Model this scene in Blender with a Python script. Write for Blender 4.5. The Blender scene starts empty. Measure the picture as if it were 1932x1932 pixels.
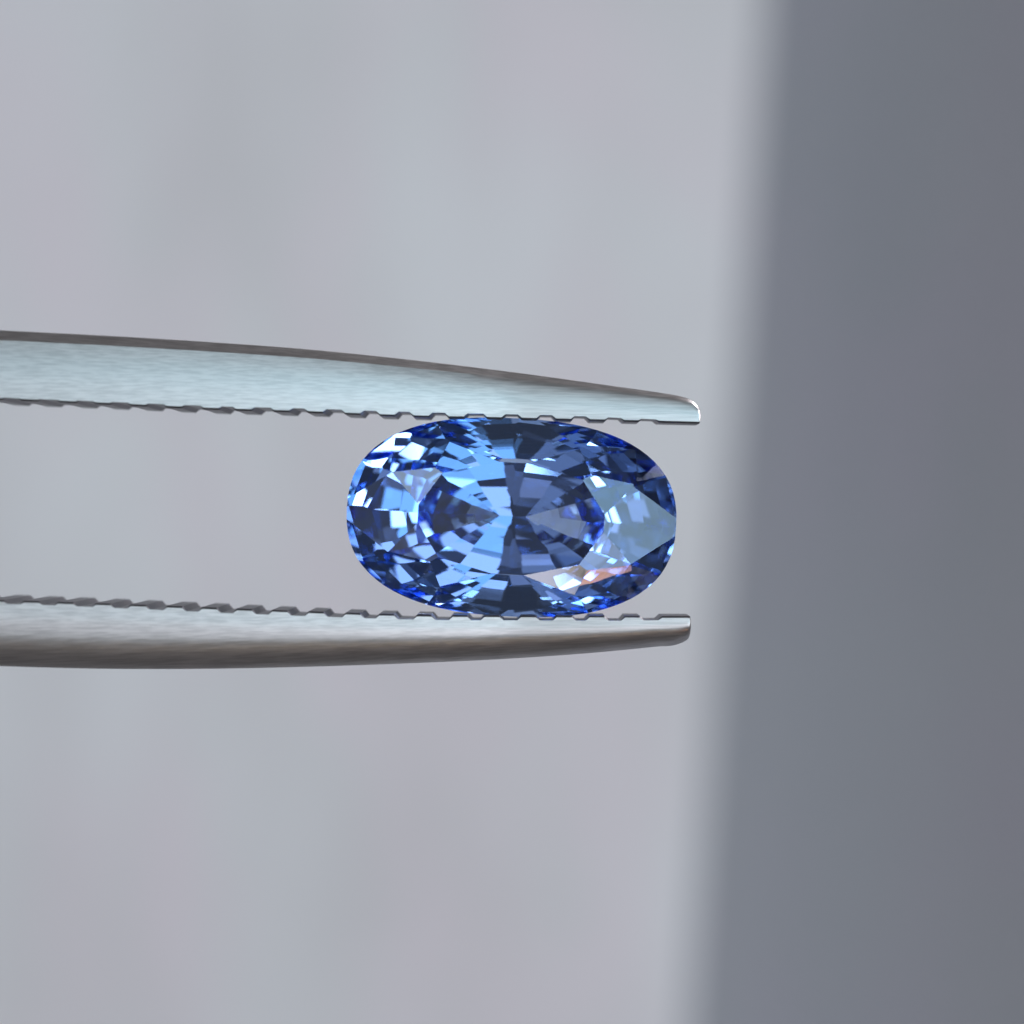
import bpy, math, random
from mathutils import Vector, Matrix

# ------------------------------------------------------------------ camera, world, lamps, exposure
MM = 0.001
D = 80.0                     # camera to stone, mm
PX = 77.9                    # photograph pixels (1932 px wide) per mm at the stone
sc = bpy.context.scene
col = sc.collection
rng = random.Random(11)

cam_data = bpy.data.cameras.new("camera")
cam = bpy.data.objects.new("camera", cam_data)
col.objects.link(cam)
cam.location = (0, -D * MM, 0)
cam.rotation_euler = (math.radians(90), 0, 0)
cam_data.sensor_width = 36
cam_data.lens = 36 * D / (1932 / PX)
cam_data.clip_start = 0.005
cam_data.clip_end = 50
cam_data.dof.use_dof = True
cam_data.dof.focus_distance = (D - 0.3) * MM
cam_data.dof.aperture_fstop = cam_data.lens / 2.25
sc.camera = cam

world = bpy.data.worlds.new("World")
sc.world = world
world.use_nodes = True
wb = world.node_tree.nodes["Background"]
wb.inputs[0].default_value = (0.97, 0.93, 0.97, 1)
wb.inputs[1].default_value = 0.065


def lamp(name, az, el, dist, w, h, power, color):
    """An area lamp seen from the stone at azimuth az (0 = behind the camera, + = right) and elevation el."""
    d = bpy.data.lights.new(name, 'AREA')
    d.shape = 'RECTANGLE'
    d.size, d.size_y = w, h
    d.energy = power
    d.color = color
    o = bpy.data.objects.new(name, d)
    col.objects.link(o)
    a, e = math.radians(az), math.radians(el)
    p = Vector((math.sin(a) * math.cos(e), -math.cos(a) * math.cos(e), math.sin(e))) * dist
    o.location = p
    o.rotation_euler = (-p).to_track_quat('-Z', 'Y').to_euler()
    return o


def radiant(L, w, h):            # watts for an area lamp of radiance L
    return L * math.pi * w * h

LAMPS = [
    # name            az   el  dist   w    h    radiance  colour
    ("window_lamp",   36,  14, 0.80, 0.90, 0.50, 1.45, (0.54, 0.85, 1.0)),
    ("window_lamp",   37, -23, 0.80, 0.84, 0.40, 1.65, (0.84, 0.90, 1.0)),
    ("window_lamp",   58,  -6, 0.78, 0.15, 0.12, 3.8, (0.66, 0.90, 1.0)),  # added bright patch, not a pane: lifts the right crown main facet
    ("wall_fill_lamp",     99,  32, 0.90, 0.48, 0.90, 8.0, (0.96, 0.93, 0.98)),  # unseen fill, added to brighten the pale wall
    ("warm_glint_lamp",     14, -59, 0.50, 0.024, 0.024, 7.0, (1.0, 0.76, 0.48)),  # added, no known source: tan flash on a star facet
    ("warm_glint_lamp",     60, -61, 0.50, 0.034, 0.032, 9.5, (1.0, 0.50, 0.28)),  # added for the salmon flash on the lower right crown facet
    ("window_lamp",   36,  17, 0.76, 0.09, 0.09, 2.7, (0.62, 0.90, 1.0)),  # added patch that brightens the upper right star facet
    ("window_lamp",   35, -28, 0.76, 0.09, 0.09, 2.9, (0.72, 0.90, 1.0)),  # added patch that brightens the lower right star facet
    ("sparkle_fill_lamp",   -40,  22, 0.90, 0.12, 0.08, 4.5, (0.80, 0.92, 1.0)),  # this and the next three: added spots for sparkles in the stone
    ("sparkle_fill_lamp",     2, -38, 0.90, 0.05, 0.06, 7.0, (0.80, 0.92, 1.0)),
    ("sparkle_fill_lamp",     3,  33, 0.90, 0.05, 0.05, 7.0, (0.80, 0.92, 1.0)),
    ("sparkle_fill_lamp",   -60,  -6, 0.90, 0.07, 0.12, 6.0, (0.80, 0.92, 1.0)),
    ("sparkle_fill_lamp",    10,   9, 0.90, 0.07, 0.07, 7.0, (0.84, 0.92, 1.0)),  # four added spots that brighten the jaw faces and the stone's ends
    ("sparkle_fill_lamp",   -11,   8, 0.90, 0.07, 0.07, 7.0, (0.84, 0.92, 1.0)),
    ("sparkle_fill_lamp",    11,  -9, 0.90, 0.07, 0.065, 7.0, (0.84, 0.92, 1.0)),
    ("sparkle_fill_lamp",   -12, -11, 0.90, 0.06, 0.07, 7.6, (0.84, 0.92, 1.0)),
    ("dim_fill_lamp",     -46,  -4, 0.90, 0.62, 0.62, 0.33, (0.90, 0.90, 1.0)),  # dim lamps from here: added fill that lifts the stone's dark areas
    ("dim_fill_lamp",     -44, -20, 0.80, 0.16, 0.14, 0.50, (1.0, 0.90, 0.95)),
    ("dim_fill_lamp",     -24,  -5, 0.80, 0.15, 0.22, 0.42, (1.0, 0.90, 0.96)),
    ("dim_fill_lamp",      -5,   0, 0.80, 0.16, 0.36, 0.17, (0.95, 0.90, 1.0)),
    ("dim_fill_lamp",     -31,  34, 0.80, 0.14, 0.12, 0.50, (0.95, 0.90, 1.0)),
    ("dim_fill_lamp",      14,  33, 0.74, 0.12, 0.10, 0.45, (0.94, 0.90, 1.0)),
    ("sparkle_fill_lamp",   -29,  14, 0.90, 0.045, 0.05, 10.0, (0.84, 0.94, 1.0)),  # from here: added spots for white sparkles in the right half
    ("sparkle_fill_lamp",   -56,  20, 0.90, 0.06, 0.05, 10.0, (0.84, 0.94, 1.0)),
    ("sparkle_fill_lamp",   -55, -27, 0.90, 0.05, 0.06, 10.0, (0.84, 0.94, 1.0)),
    ("sparkle_fill_lamp",   -24, -24, 0.90, 0.05, 0.05, 10.0, (0.84, 0.94, 1.0)),
    ("sparkle_fill_lamp",   -38, -44, 0.90, 0.07, 0.06, 10.0, (0.84, 0.94, 1.0)),
    ("sparkle_fill_lamp",   -70,   8, 0.90, 0.06, 0.08, 10.0, (0.84, 0.94, 1.0)),
    ("sparkle_fill_lamp",   -22,  44, 0.90, 0.07, 0.06, 9.0, (0.84, 0.94, 1.0)),
]
for n, az, el, dist, w, h, L, c in LAMPS:
    lamp(n, az, el, dist, w, h, radiant(L, w, h), c)

sc.view_settings.view_transform = 'Standard'
sc.view_settings.look = 'None'
sc.view_settings.exposure = 0
sc.view_settings.gamma = 1
sc.view_settings.use_curve_mapping = False
cy = sc.cycles
cy.max_bounces = 32
cy.transmission_bounces = 32
cy.glossy_bounces = 16
cy.diffuse_bounces = 4
cy.blur_glossy = 0
cy.caustics_reflective = True
cy.caustics_refractive = True
cy.use_denoising = True
cy.use_adaptive_sampling = False


# ------------------------------------------------------------------ helpers
def px(dx, dy, y=0.0):
    """photograph pixel -> (x, z) in mm on the plane at depth y mm"""
    s = (D + y) / D / PX
    return ((dx - 966) * s, (966 - dy) * s)


def mesh_obj(name, verts, faces, mat, parent=None, smooth=False):
    me = bpy.data.meshes.new(name)
    me.from_pydata([tuple(c * MM for c in v) for v in verts], [], faces)
    me.update()
    me.materials.append(mat)
    if smooth:
        for p in me.polygons:
            p.use_smooth = True
    o = bpy.data.objects.new(name, me)
    col.objects.link(o)
    o.parent = parent
    return o


def tag(o, label=None, cat=None, kind=None):
    if label: o["label"] = label
    if cat: o["category"] = cat
    if kind: o["kind"] = kind
    return o


def new_mat(name):
    m = bpy.data.materials.new(name)
    m.use_nodes = True
    nt = m.node_tree
    return m, nt, nt.nodes["Principled BSDF"]


def interp(pts, x):
    if x <= pts[0][0]:
        (x0, y0), (x1, y1) = pts[0], pts[1]
        return y0 + (y1 - y0) * (x - x0) / (x1 - x0)
    for (x0, y0), (x1, y1) in zip(pts, pts[1:]):
        if x <= x1:
            return y0 + (y1 - y0) * (x - x0) / (x1 - x0)
    return pts[-1][1]


def smooth_curve(pts, n=8):
    """smooth curve z(x) through points with uneven spacing"""
    m = []
    for i in range(len(pts)):
        if i in (0, len(pts) - 1):
            j = min(i, len(pts) - 2)
            m.append((pts[j + 1][1] - pts[j][1]) / (pts[j + 1][0] - pts[j][0]))
        else:
            h0, h1 = pts[i][0] - pts[i - 1][0], pts[i + 1][0] - pts[i][0]
            d0, d1 = (pts[i][1] - pts[i - 1][1]) / h0, (pts[i + 1][1] - pts[i][1]) / h1
            m.append((d0 * h1 + d1 * h0) / (h0 + h1))
    out = []
    for i in range(len(pts) - 1):
        (x0, z0), (x1, z1) = pts[i], pts[i + 1]
        h = x1 - x0
        for k in range(n):
            t = k / n
            z = ((2 * t ** 3 - 3 * t * t + 1) * z0 + (t ** 3 - 2 * t * t + t) * h * m[i]
                 + (3 * t * t - 2 * t ** 3) * z1 + (t ** 3 - t * t) * h * m[i + 1])
            out.append((x0 + h * t, z))
    out.append(tuple(pts[-1]))
    return out


# ------------------------------------------------------------------ materials
def wall_material(name, c1, c2, c3, scale):
    m, nt, b = new_mat(name)
    N, L = nt.nodes, nt.links
    tc = N.new('ShaderNodeTexCoord')
    mp = N.new('ShaderNodeMapping'); mp.inputs['Rotation'].default_value = (0, math.radians(18), 0)
    mp.inputs['Scale'].default_value = (1.5, 1, 0.6)
    n1 = N.new('ShaderNodeTexNoise'); n1.inputs['Scale'].default_value = scale; n1.inputs['Detail'].default_value = 4
    n2 = N.new('ShaderNodeTexNoise'); n2.inputs['Scale'].default_value = scale * 2.3; n2.inputs['Detail'].default_value = 3
    r1 = N.new('ShaderNodeValToRGB'); r1.color_ramp.elements[0].position = 0.36; r1.color_ramp.elements[1].position = 0.64
    r1.color_ramp.elements[0].color = (*c1, 1); r1.color_ramp.elements[1].color = (*c2, 1)
    mx = N.new('ShaderNodeMix'); mx.data_type = 'RGBA'
    mx.inputs[7].default_value = (*c3, 1)
    mr = N.new('ShaderNodeMapRange'); mr.inputs[1].default_value = 0.45; mr.inputs[2].default_value = 0.7; mr.inputs[4].default_value = 0.7
    L.new(tc.outputs['Object'], mp.inputs[0]); L.new(mp.outputs[0], n1.inputs[0]); L.new(mp.outputs[0], n2.inputs[0])
    L.new(n1.outputs[0], r1.inputs[0]); L.new(n2.outputs[0], mr.inputs[0]); L.new(mr.outputs[0], mx.inputs[0])
    L.new(r1.outputs[0], mx.inputs[6]); L.new(mx.outputs[2], b.inputs['Base Color'])
    b.inputs['Roughness'].default_value = 0.9
    b.inputs['Specular IOR Level'].default_value = 0.1
    return m

MAT_WALL = wall_material("pale_plaster", (0.74, 0.69, 0.69), (0.87, 0.84, 0.84), (0.87, 0.745, 0.78), 24)
MAT_GREY = wall_material("grey_plaster", (0.41, 0.395, 0.42), (0.435, 0.42, 0.44), (0.45, 0.405, 0.45), 22)


def steel_material(name, base, rough, streak):
    m, nt, b = new_mat(name)
    N, L = nt.nodes, nt.links
    tc = N.new('ShaderNodeTexCoord')
    mp = N.new('ShaderNodeMapping')
    mp.inputs['Scale'].default_value = (170, 17000, 17000)
    mp.inputs['Rotation'].default_value = (0, math.radians(4), 0)
    n1 = N.new('ShaderNodeTexNoise'); n1.inputs['Scale'].default_value = 1.0; n1.inputs['Detail'].default_value = 5
    mp2 = N.new('ShaderNodeMapping'); mp2.inputs['Scale'].default_value = (330, 26000, 26000)
    mp2.inputs['Rotation'].default_value = (0, math.radians(9), 0)
    n2 = N.new('ShaderNodeTexNoise'); n2.inputs['Scale'].default_value = 1.0; n2.inputs['Detail'].default_value = 3
    add = N.new('ShaderNodeMath'); add.operation = 'ADD'
    rr = N.new('ShaderNodeMapRange'); rr.inputs[3].default_value = rough - 0.06; rr.inputs[4].default_value = rough + 0.08
    bp = N.new('ShaderNodeBump'); bp.inputs['Strength'].default_value = streak; bp.inputs['Distance'].default_value = 0.00002
    cr = N.new('ShaderNodeMapRange'); cr.inputs[1].default_value = 0.82; cr.inputs[2].default_value = 1.15
    cr.inputs[3].default_value = 0.84; cr.inputs[4].default_value = 1.04
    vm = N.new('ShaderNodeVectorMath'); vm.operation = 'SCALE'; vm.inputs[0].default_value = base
    L.new(tc.outputs['Object'], mp.inputs[0]); L.new(tc.outputs['Object'], mp2.inputs[0])
    L.new(mp.outputs[0], n1.inputs[0]); L.new(mp2.outputs[0], n2.inputs[0])
    L.new(n1.outputs[0], add.inputs[0]); L.new(n2.outputs[0], add.inputs[1])
    L.new(add.outputs[0], bp.inputs['Height']); L.new(bp.outputs[0], b.inputs['Normal'])
    L.new(n1.outputs[0], rr.inputs[0]); L.new(rr.outputs[0], b.inputs['Roughness'])
    L.new(add.outputs[0], cr.inputs[0]); L.new(cr.outputs[0], vm.inputs['Scale']); L.new(vm.outputs[0], b.inputs['Base Color'])
    b.inputs['Metallic'].default_value = 1.0
    return m

MAT_STEEL = steel_material("brushed_steel", (0.79, 0.76, 0.75), 0.34, 0.06)
MAT_TEETH = steel_material("shaded_steel_serrations", (0.20, 0.19, 0.20), 0.42, 0.3)  # darker copy of the steel: shade of the inner faces put into its colour


def glass_material():
    m = bpy.data.materials.new("blue_sapphire")
    m.use_nodes = True
    nt = m.node_tree
    nt.nodes.clear()
    out = nt.nodes.new('ShaderNodeOutputMaterial')
    g = nt.nodes.new('ShaderNodeBsdfGlass')
    g.inputs['Color'].default_value = (0.705, 0.815, 0.99, 1)
    g.inputs['Roughness'].default_value = 0.0
    g.inputs['IOR'].default_value = 1.77
    nt.links.new(g.outputs[0], out.inputs[0])
    return m

MAT_GEM = glass_material()

# ------------------------------------------------------------------ setting: two walls far out of focus
YW = 250.0
s_w = (D + YW) / D
ex_top, ez_top = px(1442, 0, YW)
ex_bot, ez_bot = px(1296, 1932, YW)
slope = (ex_top - ex_bot) / (ez_top - ez_bot)


def edge_x(z):
    return ex_bot + slope * (z - ez_bot)

Z0, Z1, T = -420.0, 420.0, 22.0
v = []
for y in (YW, YW + T):
    v += [(-520, y, Z0), (edge_x(Z0), y, Z0), (edge_x(Z1), y, Z1), (-520, y, Z1)]
o = mesh_obj("wall", v, [(3, 2, 1, 0), (4, 5, 6, 7), (0, 1, 5, 4), (1, 2, 6, 5), (2, 3, 7, 6), (3, 0, 4, 7)], MAT_WALL)
tag(o, "pale lilac grey plaster wall, out of focus, behind the tweezers", "wall", "structure")
YB = YW + 48                  # grey wall, bent into a cove shaped to darken its right side
xs_b = [-300, 0] + [10 + 5 * i for i in range(29)]


def cove(x):
    t = max(0.0, x - 18)
    return YB + (0.55 * t - 0.0135 * t * t if t < 40 else 0.4 - 0.53 * (t - 40))

v, f = [], []
for x in xs_b:
    for yy, zz in ((0, Z0), (0, Z1), (8, Z1), (8, Z0)):
        v.append((x, cove(x) + yy, zz))
for i in range(len(xs_b) - 1):
    for k in range(4):
        q = (i * 4 + k, i * 4 + (k + 1) % 4)
        f.append((q[0], q[1], q[1] + 4, q[0] + 4))
n4 = (len(xs_b) - 1) * 4
f += [(3, 2, 1, 0), (n4, n4 + 1, n4 + 2, n4 + 3)]
o = mesh_obj("wall_back", v, f, MAT_GREY, smooth=True)
o.data.set_sharp_from_angle(angle=math.radians(30))
tag(o, "slate grey wall, out of focus, on the right behind the pale wall", "wall", "structure")


# ------------------------------------------------------------------ the stone: a block cut by facet planes
def clip(polys, n, d, name):
    """keep n.p <= d; polys is a list of (points, name); the cut gets a face of its own"""
    out, cut = [], []
    for pts, nm in polys:
        res = []
        k = len(pts)
        for i in range(k):
            a, b = pts[i], pts[(i + 1) % k]
            da, db = n.dot(a) - d, n.dot(b) - d
            if da <= 1e-9:
                res.append(a)
            if (da < -1e-9 and db > 1e-9) or (da > 1e-9 and db < -1e-9):
                q = a + (b - a) * (da / (da - db))
                res.append(q); cut.append(q)
            elif abs(da) <= 1e-9:
                cut.append(a)
        if len(res) >= 3:
            out.append((res, nm))
    if len(cut) >= 3:
        uniq = []
        for q in cut:
            if all((q - u).length > 1e-6 for u in uniq):
                uniq.append(q)
        if len(uniq) >= 3:
            c = sum(uniq, Vector()) / len(uniq)
            ax = (uniq[0] - c).normalized()
            ay = n.normalized().cross(ax)
            uniq.sort(key=lambda q: math.atan2((q - c).dot(ay), (q - c).dot(ax)))
            out.append((uniq, name))
    return out

A, B = 3.99, 2.40            # half length, half width in mm
CROWN = 0.95                 # height of table above girdle
GT = 0.10                    # half the girdle thickness
SEG = 72
POW = 2.44                   # a slightly fuller outline than an ellipse
ring = []
for i in range(SEG):
    ca, sa = math.cos(2 * math.pi * i / SEG), math.sin(2 * math.pi * i / SEG)
    ring.append((math.copysign(abs(ca) ** (2 / POW), ca), math.copysign(abs(sa) ** (2 / POW), sa)))


def support(az):             # reach of the outline in a direction
    a = math.radians(az)
    return max(x * math.cos(a) + y * math.sin(a) for x, y in ring)

KEEL = 0.08                  # half length of the keel line at the back of the stone
top, bot = 3.0, -6.0
polys = []
for i in range(SEG):
    (x0, y0), (x1, y1) = ring[i], ring[(i + 1) % SEG]
    polys.append(([Vector((x0, y0, bot)), Vector((x1, y1, bot)), Vector((x1, y1, top)), Vector((x0, y0, top))], "girdle"))
polys.append(([Vector((x, y, top)) for x, y in ring], "cap"))
polys.append(([Vector((x, y, bot)) for x, y in reversed(ring)], "cap"))


def facet(polys, az, slope_, c, up, name, jit=1.0):
    """up: keep z <= c - slope*rho ; down: keep z >= -(c - slope*rho)"""
    az = math.radians(az + rng.uniform(-0.5, 0.5) * jit)
    slope_ = slope_ * (1 + rng.uniform(-0.008, 0.008) * jit)
    n = Vector((slope_ * math.cos(az), slope_ * math.sin(az), 1 if up else -1))
    return clip(polys, n, c, name)

r_t, r_s = 0.56, 0.79
s_m = CROWN / (1 - r_t)
c225 = math.cos(math.radians(22.5)); c1125 = math.cos(math.radians(11.25))
zs = GT + s_m * (1 - r_s * c225)
H = GT + CROWN
polys = clip(polys, Vector((0.004, -0.006, 1)), H, "table")
for k in range(8):
    polys = facet(polys, 45 * k, s_m, GT + s_m * support(45 * k), True, "crown_main_facet")
s_u = s_m * (1 - c225 * r_s) / (c1125 * (1 - r_s))
for k in range(16):
    polys = facet(polys, 11.25 + 22.5 * k, s_u, GT + s_u * (c1125 - 1 + support(11.25 + 22.5 * k)), True, "crown_girdle_facet", 0.5)
s_t = (H - zs) / (r_s - r_t * c225)
for k in range(8):
    polys = facet(polys, 22.5 + 45 * k, s_t, zs + s_t * (r_s + 0.8 * (support(22.5 + 45 * k) - 1)), True, "star_facet", 0.4)
# step-cut pavilion
ROWS = [(1.00, 4.2), (0.90, 3.5), (0.78, 3.1), (0.66, 2.8), (0.53, 2.6), (0.40, 2.42), (0.27, 2.28), (0.13, 2.15)]
z = GT
for i, (r, s) in enumerate(ROWS):
    if i:
        z += ROWS[i - 1][1] * (ROWS[i - 1][0] - r)
    for k in range(16):
        az = 11.25 + 22.5 * k
        kc = KEEL * abs(math.cos(math.radians(az)))
        span = support(az) - kc
        polys = facet(polys, az, s / span, z + s * (r + kc / span), False, "pavilion", 1.2)

gem = bpy.data.objects.new("sapphire", None)
col.objects.link(gem)
gem.empty_display_size = 0.004
gx, gz = px(965, 976)
gem.location = (gx * MM, 0, gz * MM)
tilt = Matrix.Rotation(math.radians(3.0), 4, 'Y') @ Matrix.Rotation(math.radians(1.5), 4, 'X') @ Matrix.Rotation(math.radians(-1.0), 4, 'Z')
tag(gem, "faceted oval blue sapphire gripped between the two tweezer jaws", "gemstone")


def gp(p):                  # cutting space -> scene: the table faces the camera (-y)
    q = tilt @ Vector((p.x * A, -p.z, p.y * B))
    return (q.x, q.y, q.z)

groups = {}
for pts, nm in polys:
    groups.setdefault(nm, []).append(pts)
for nm, pl in groups.items():
    batches = [pl] if nm in ("table", "girdle", "pavilion") else [[p] for p in pl]
    for batch in batches:
        vs, fs = [], []
        for pts in batch:
            i0 = len(vs)
            vs += [gp(p) for p in pts]
            fs.append(tuple(range(i0, i0 + len(pts))))
        mesh_obj(nm, vs, fs, MAT_GEM, gem)

# ------------------------------------------------------------------ tweezers
tw = bpy.data.objects.new("tweezers", None)
col.objects.link(tw)
tw.location = (0, 0, 0)
tag(tw, "brushed steel gem tweezers with serrated jaws, reaching in from the left", "tweezers")


def half_width(x):                      # the jaws taper towards the tip (mm)
    return interp([(-40, 3.6), (-13, 2.3), (0, 1.05), (5, 0.85)], x)

TOOTH = 0.12


def depth(x, sgn):                      # the serrations are worn shallow towards the tip and far back
    f = interp([(-30, 0.45), (-11, 0.5), (-6, 0.8), (-3, 1.0), (1, 1.0), (3, 0.7), (4.2, 0.5), (8, 0.5)], x)
    return TOOTH * (f if sgn > 0 else min(1.0, f + 0.25))

PITCH = 0.838


def arm(name, inner_px, outer_px, tip_px, sgn, section, groove_phase, label):
    """sgn +1: the upper arm, its inner face looks down. section: list of (depth inset mm, height fraction or mm)"""
    yf = -1.1
    inner = smooth_curve([px(a, b, yf) for a, b in inner_px])
    outer = smooth_curve([px(a, b, yf) for a, b in outer_px])
    xt = px(tip_px, 0, yf)[0]
    xs = []
    x = -108.0
    while x < xt - 1.0:
        xs.append(x); x += 2.0 if x < -20 else 0.35
    bev = 0.07
    xs += [xt - 1.0 + 0.04 * i for i in range(25)]
    ends = [xt - bev * math.cos(t * math.pi / 16) for t in range(0, 9)]
    xs = [q for q in xs if q < ends[0] - 0.01] + ends
    verts, faces = [], []
    for x in xs:
        zi = interp(inner, x) + sgn * depth(x, sgn)
        zo = interp(outer, x)
        h = abs(zo - zi)
        w = half_width(x)
        e = max(0.0, (x - (xt - bev)) / bev)
        shrink = bev * (1 - math.sqrt(max(0.0, 1 - min(1, e) ** 2))) * 0.85
        w -= shrink
        prof = section(h)
        loop = [(-(w - ins), zi + sgn * hh) for ins, hh in prof] + [((w - ins), zi + sgn * hh) for ins, hh in reversed(prof)]
        verts += [(x, y, z) for y, z in loop]
        K = len(loop)
    for i in range(len(xs) - 1):
        for k in range(K):
            a, b = i * K + k, i * K + (k + 1) % K
            q = (a, b, b + K, a + K)
            faces.append(q if sgn < 0 else q[::-1])
    last = (len(xs) - 1) * K
    cap = tuple(range(last, last + K)); faces.append(cap if sgn < 0 else cap[::-1])
    first = tuple(range(K)); faces.append(first[::-1] if sgn < 0 else first)
    o = mesh_obj(name, verts, faces, MAT_STEEL, tw, smooth=True)
    o["label"] = label
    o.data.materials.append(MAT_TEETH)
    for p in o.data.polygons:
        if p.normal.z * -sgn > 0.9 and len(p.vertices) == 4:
            p.material_index = 1  # inward faces take the darkened copy
    o.data.set_sharp_from_angle(angle=math.radians(18))
    # serrations: one ridge per tooth across the inner face
    x = xt - 0.24 - groove_phase
    n = 0
    while x > -14.5:
        jx = rng.uniform(-0.045, 0.045)
        xa, xb = x - 0.30 + jx - rng.uniform(0, 0.03), x + 0.30 + jx
        if n == 0:
            xb = xt - 0.01
        tooth(o, xa, xb, inner, sgn, n)
        x -= PITCH; n += 1
    return o


def tooth(parent, xa, xb, inner, sgn, n):
    sl = 0.13
    vs, fs = [], []
    st = [xa, xa + sl, xb - (sl if n else 0.02), xb]
    TD = depth((xa + xb) / 2, sgn)
    hs = [-0.03, TD, TD, -0.03 if n else TD - 0.03]
    ew = 0.045                                     # small edge break at the ends of the ridge
    for xx, h in zip(st, hs):
        zi = interp(inner, xx)
        w = half_width(xx) - (0.14 if (n == 0 and xx == xb) else 0.0)
        zb = zi + sgn * (TD + 0.05)
        zt = zi + sgn * (TD - h)
        zm = zt + sgn * min(ew, max(0, h))
        vs += [(xx, -w + 0.002, zb), (xx, -w, zm), (xx, -w + ew, zt), (xx, w - ew, zt), (xx, w, zm), (xx, w - 0.002, zb)]
    for i in range(3):
        for k in range(6):
            a, b = i * 6 + k, i * 6 + (k + 1) % 6
            q = (a, b, b + 6, a + 6)
            fs.append(q if sgn > 0 else q[::-1])
    c0, c1 = tuple(range(6)), tuple(range(18, 24))
    fs.append(c0[::-1] if sgn > 0 else c0); fs.append(c1 if sgn > 0 else c1[::-1])
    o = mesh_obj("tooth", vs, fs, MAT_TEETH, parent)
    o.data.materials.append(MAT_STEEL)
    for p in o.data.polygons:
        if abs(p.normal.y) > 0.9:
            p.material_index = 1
    return o


def section_upper(h):
    # from the inner edge outwards: near face leaning gently back, then a tight dark shoulder
    k = min(1.0, h / 1.1)
    pts = [(0.0, 0.0)]
    for t in (0.15, 0.3, 0.45, 0.6, 0.72):
        pts.append((0.26 * k * t * t, h * t))
    b = h * 0.86
    pts += [(0.185 * k, b - 0.03 * k), (0.21 * k, b), (0.21 * k + (h - b) * 0.95, h - 0.015 * k), (0.30 * k + (h - b), h)]
    return pts


def section_lower(h):
    pts = [(0.0, 0.0)]
    for t in (0.06, 0.12, 0.18):
        pts.append((0.03 * t * t, h * t))
    R = 0.82 * h
    A1 = 1.0
    for i in range(1, 15):
        a = i / 14 * A1
        pts.append((0.003 + 1.5 * (1 - math.cos(a)), h - R + R * math.sin(a) / math.sin(A1)))
    return pts

UP_IN = [(-7600, 880), (-5000, 770), (-2500, 705), (-1000, 714), (-400, 738), (0, 757), (195, 765), (390, 774), (580, 780), (770, 787), (966, 791), (1160, 795), (1330, 799)]
UP_OUT = [(-7600, 740), (-5000, 620), (-2500, 565), (-1000, 584), (-400, 608), (0, 625), (195, 634), (390, 645), (600, 660), (770, 677), (966, 700), (1160, 727), (1250, 740),
          (1288, 747), (1303, 752), (1314, 760), (1320, 769), (1323, 778)]
arm("jaw", UP_IN, UP_OUT, 1323, 1, section_upper, 0.55, "upper jaw of the tweezers, its shoulder a dark line")
LO_IN = [(-7600, 884), (-5000, 985), (-2500, 1060), (-1000, 1093), (-400, 1112), (0, 1129), (195, 1136), (390, 1144), (580, 1152), (780, 1159), (966, 1161), (1160, 1162), (1310, 1163)]
LO_OUT = [(-7600, 1025), (-5000, 1120), (-2500, 1185), (-1000, 1212), (-400, 1236), (0, 1255), (195, 1261), (390, 1262), (580, 1259), (780, 1253), (966, 1245), (1160, 1231), (1240, 1223),
          (1280, 1219), (1295, 1213), (1303, 1207), (1306, 1201)]
arm("jaw", LO_IN, LO_OUT, 1305, -1, section_lower, 0.30, "lower jaw of the tweezers, its underside rounded and dark")
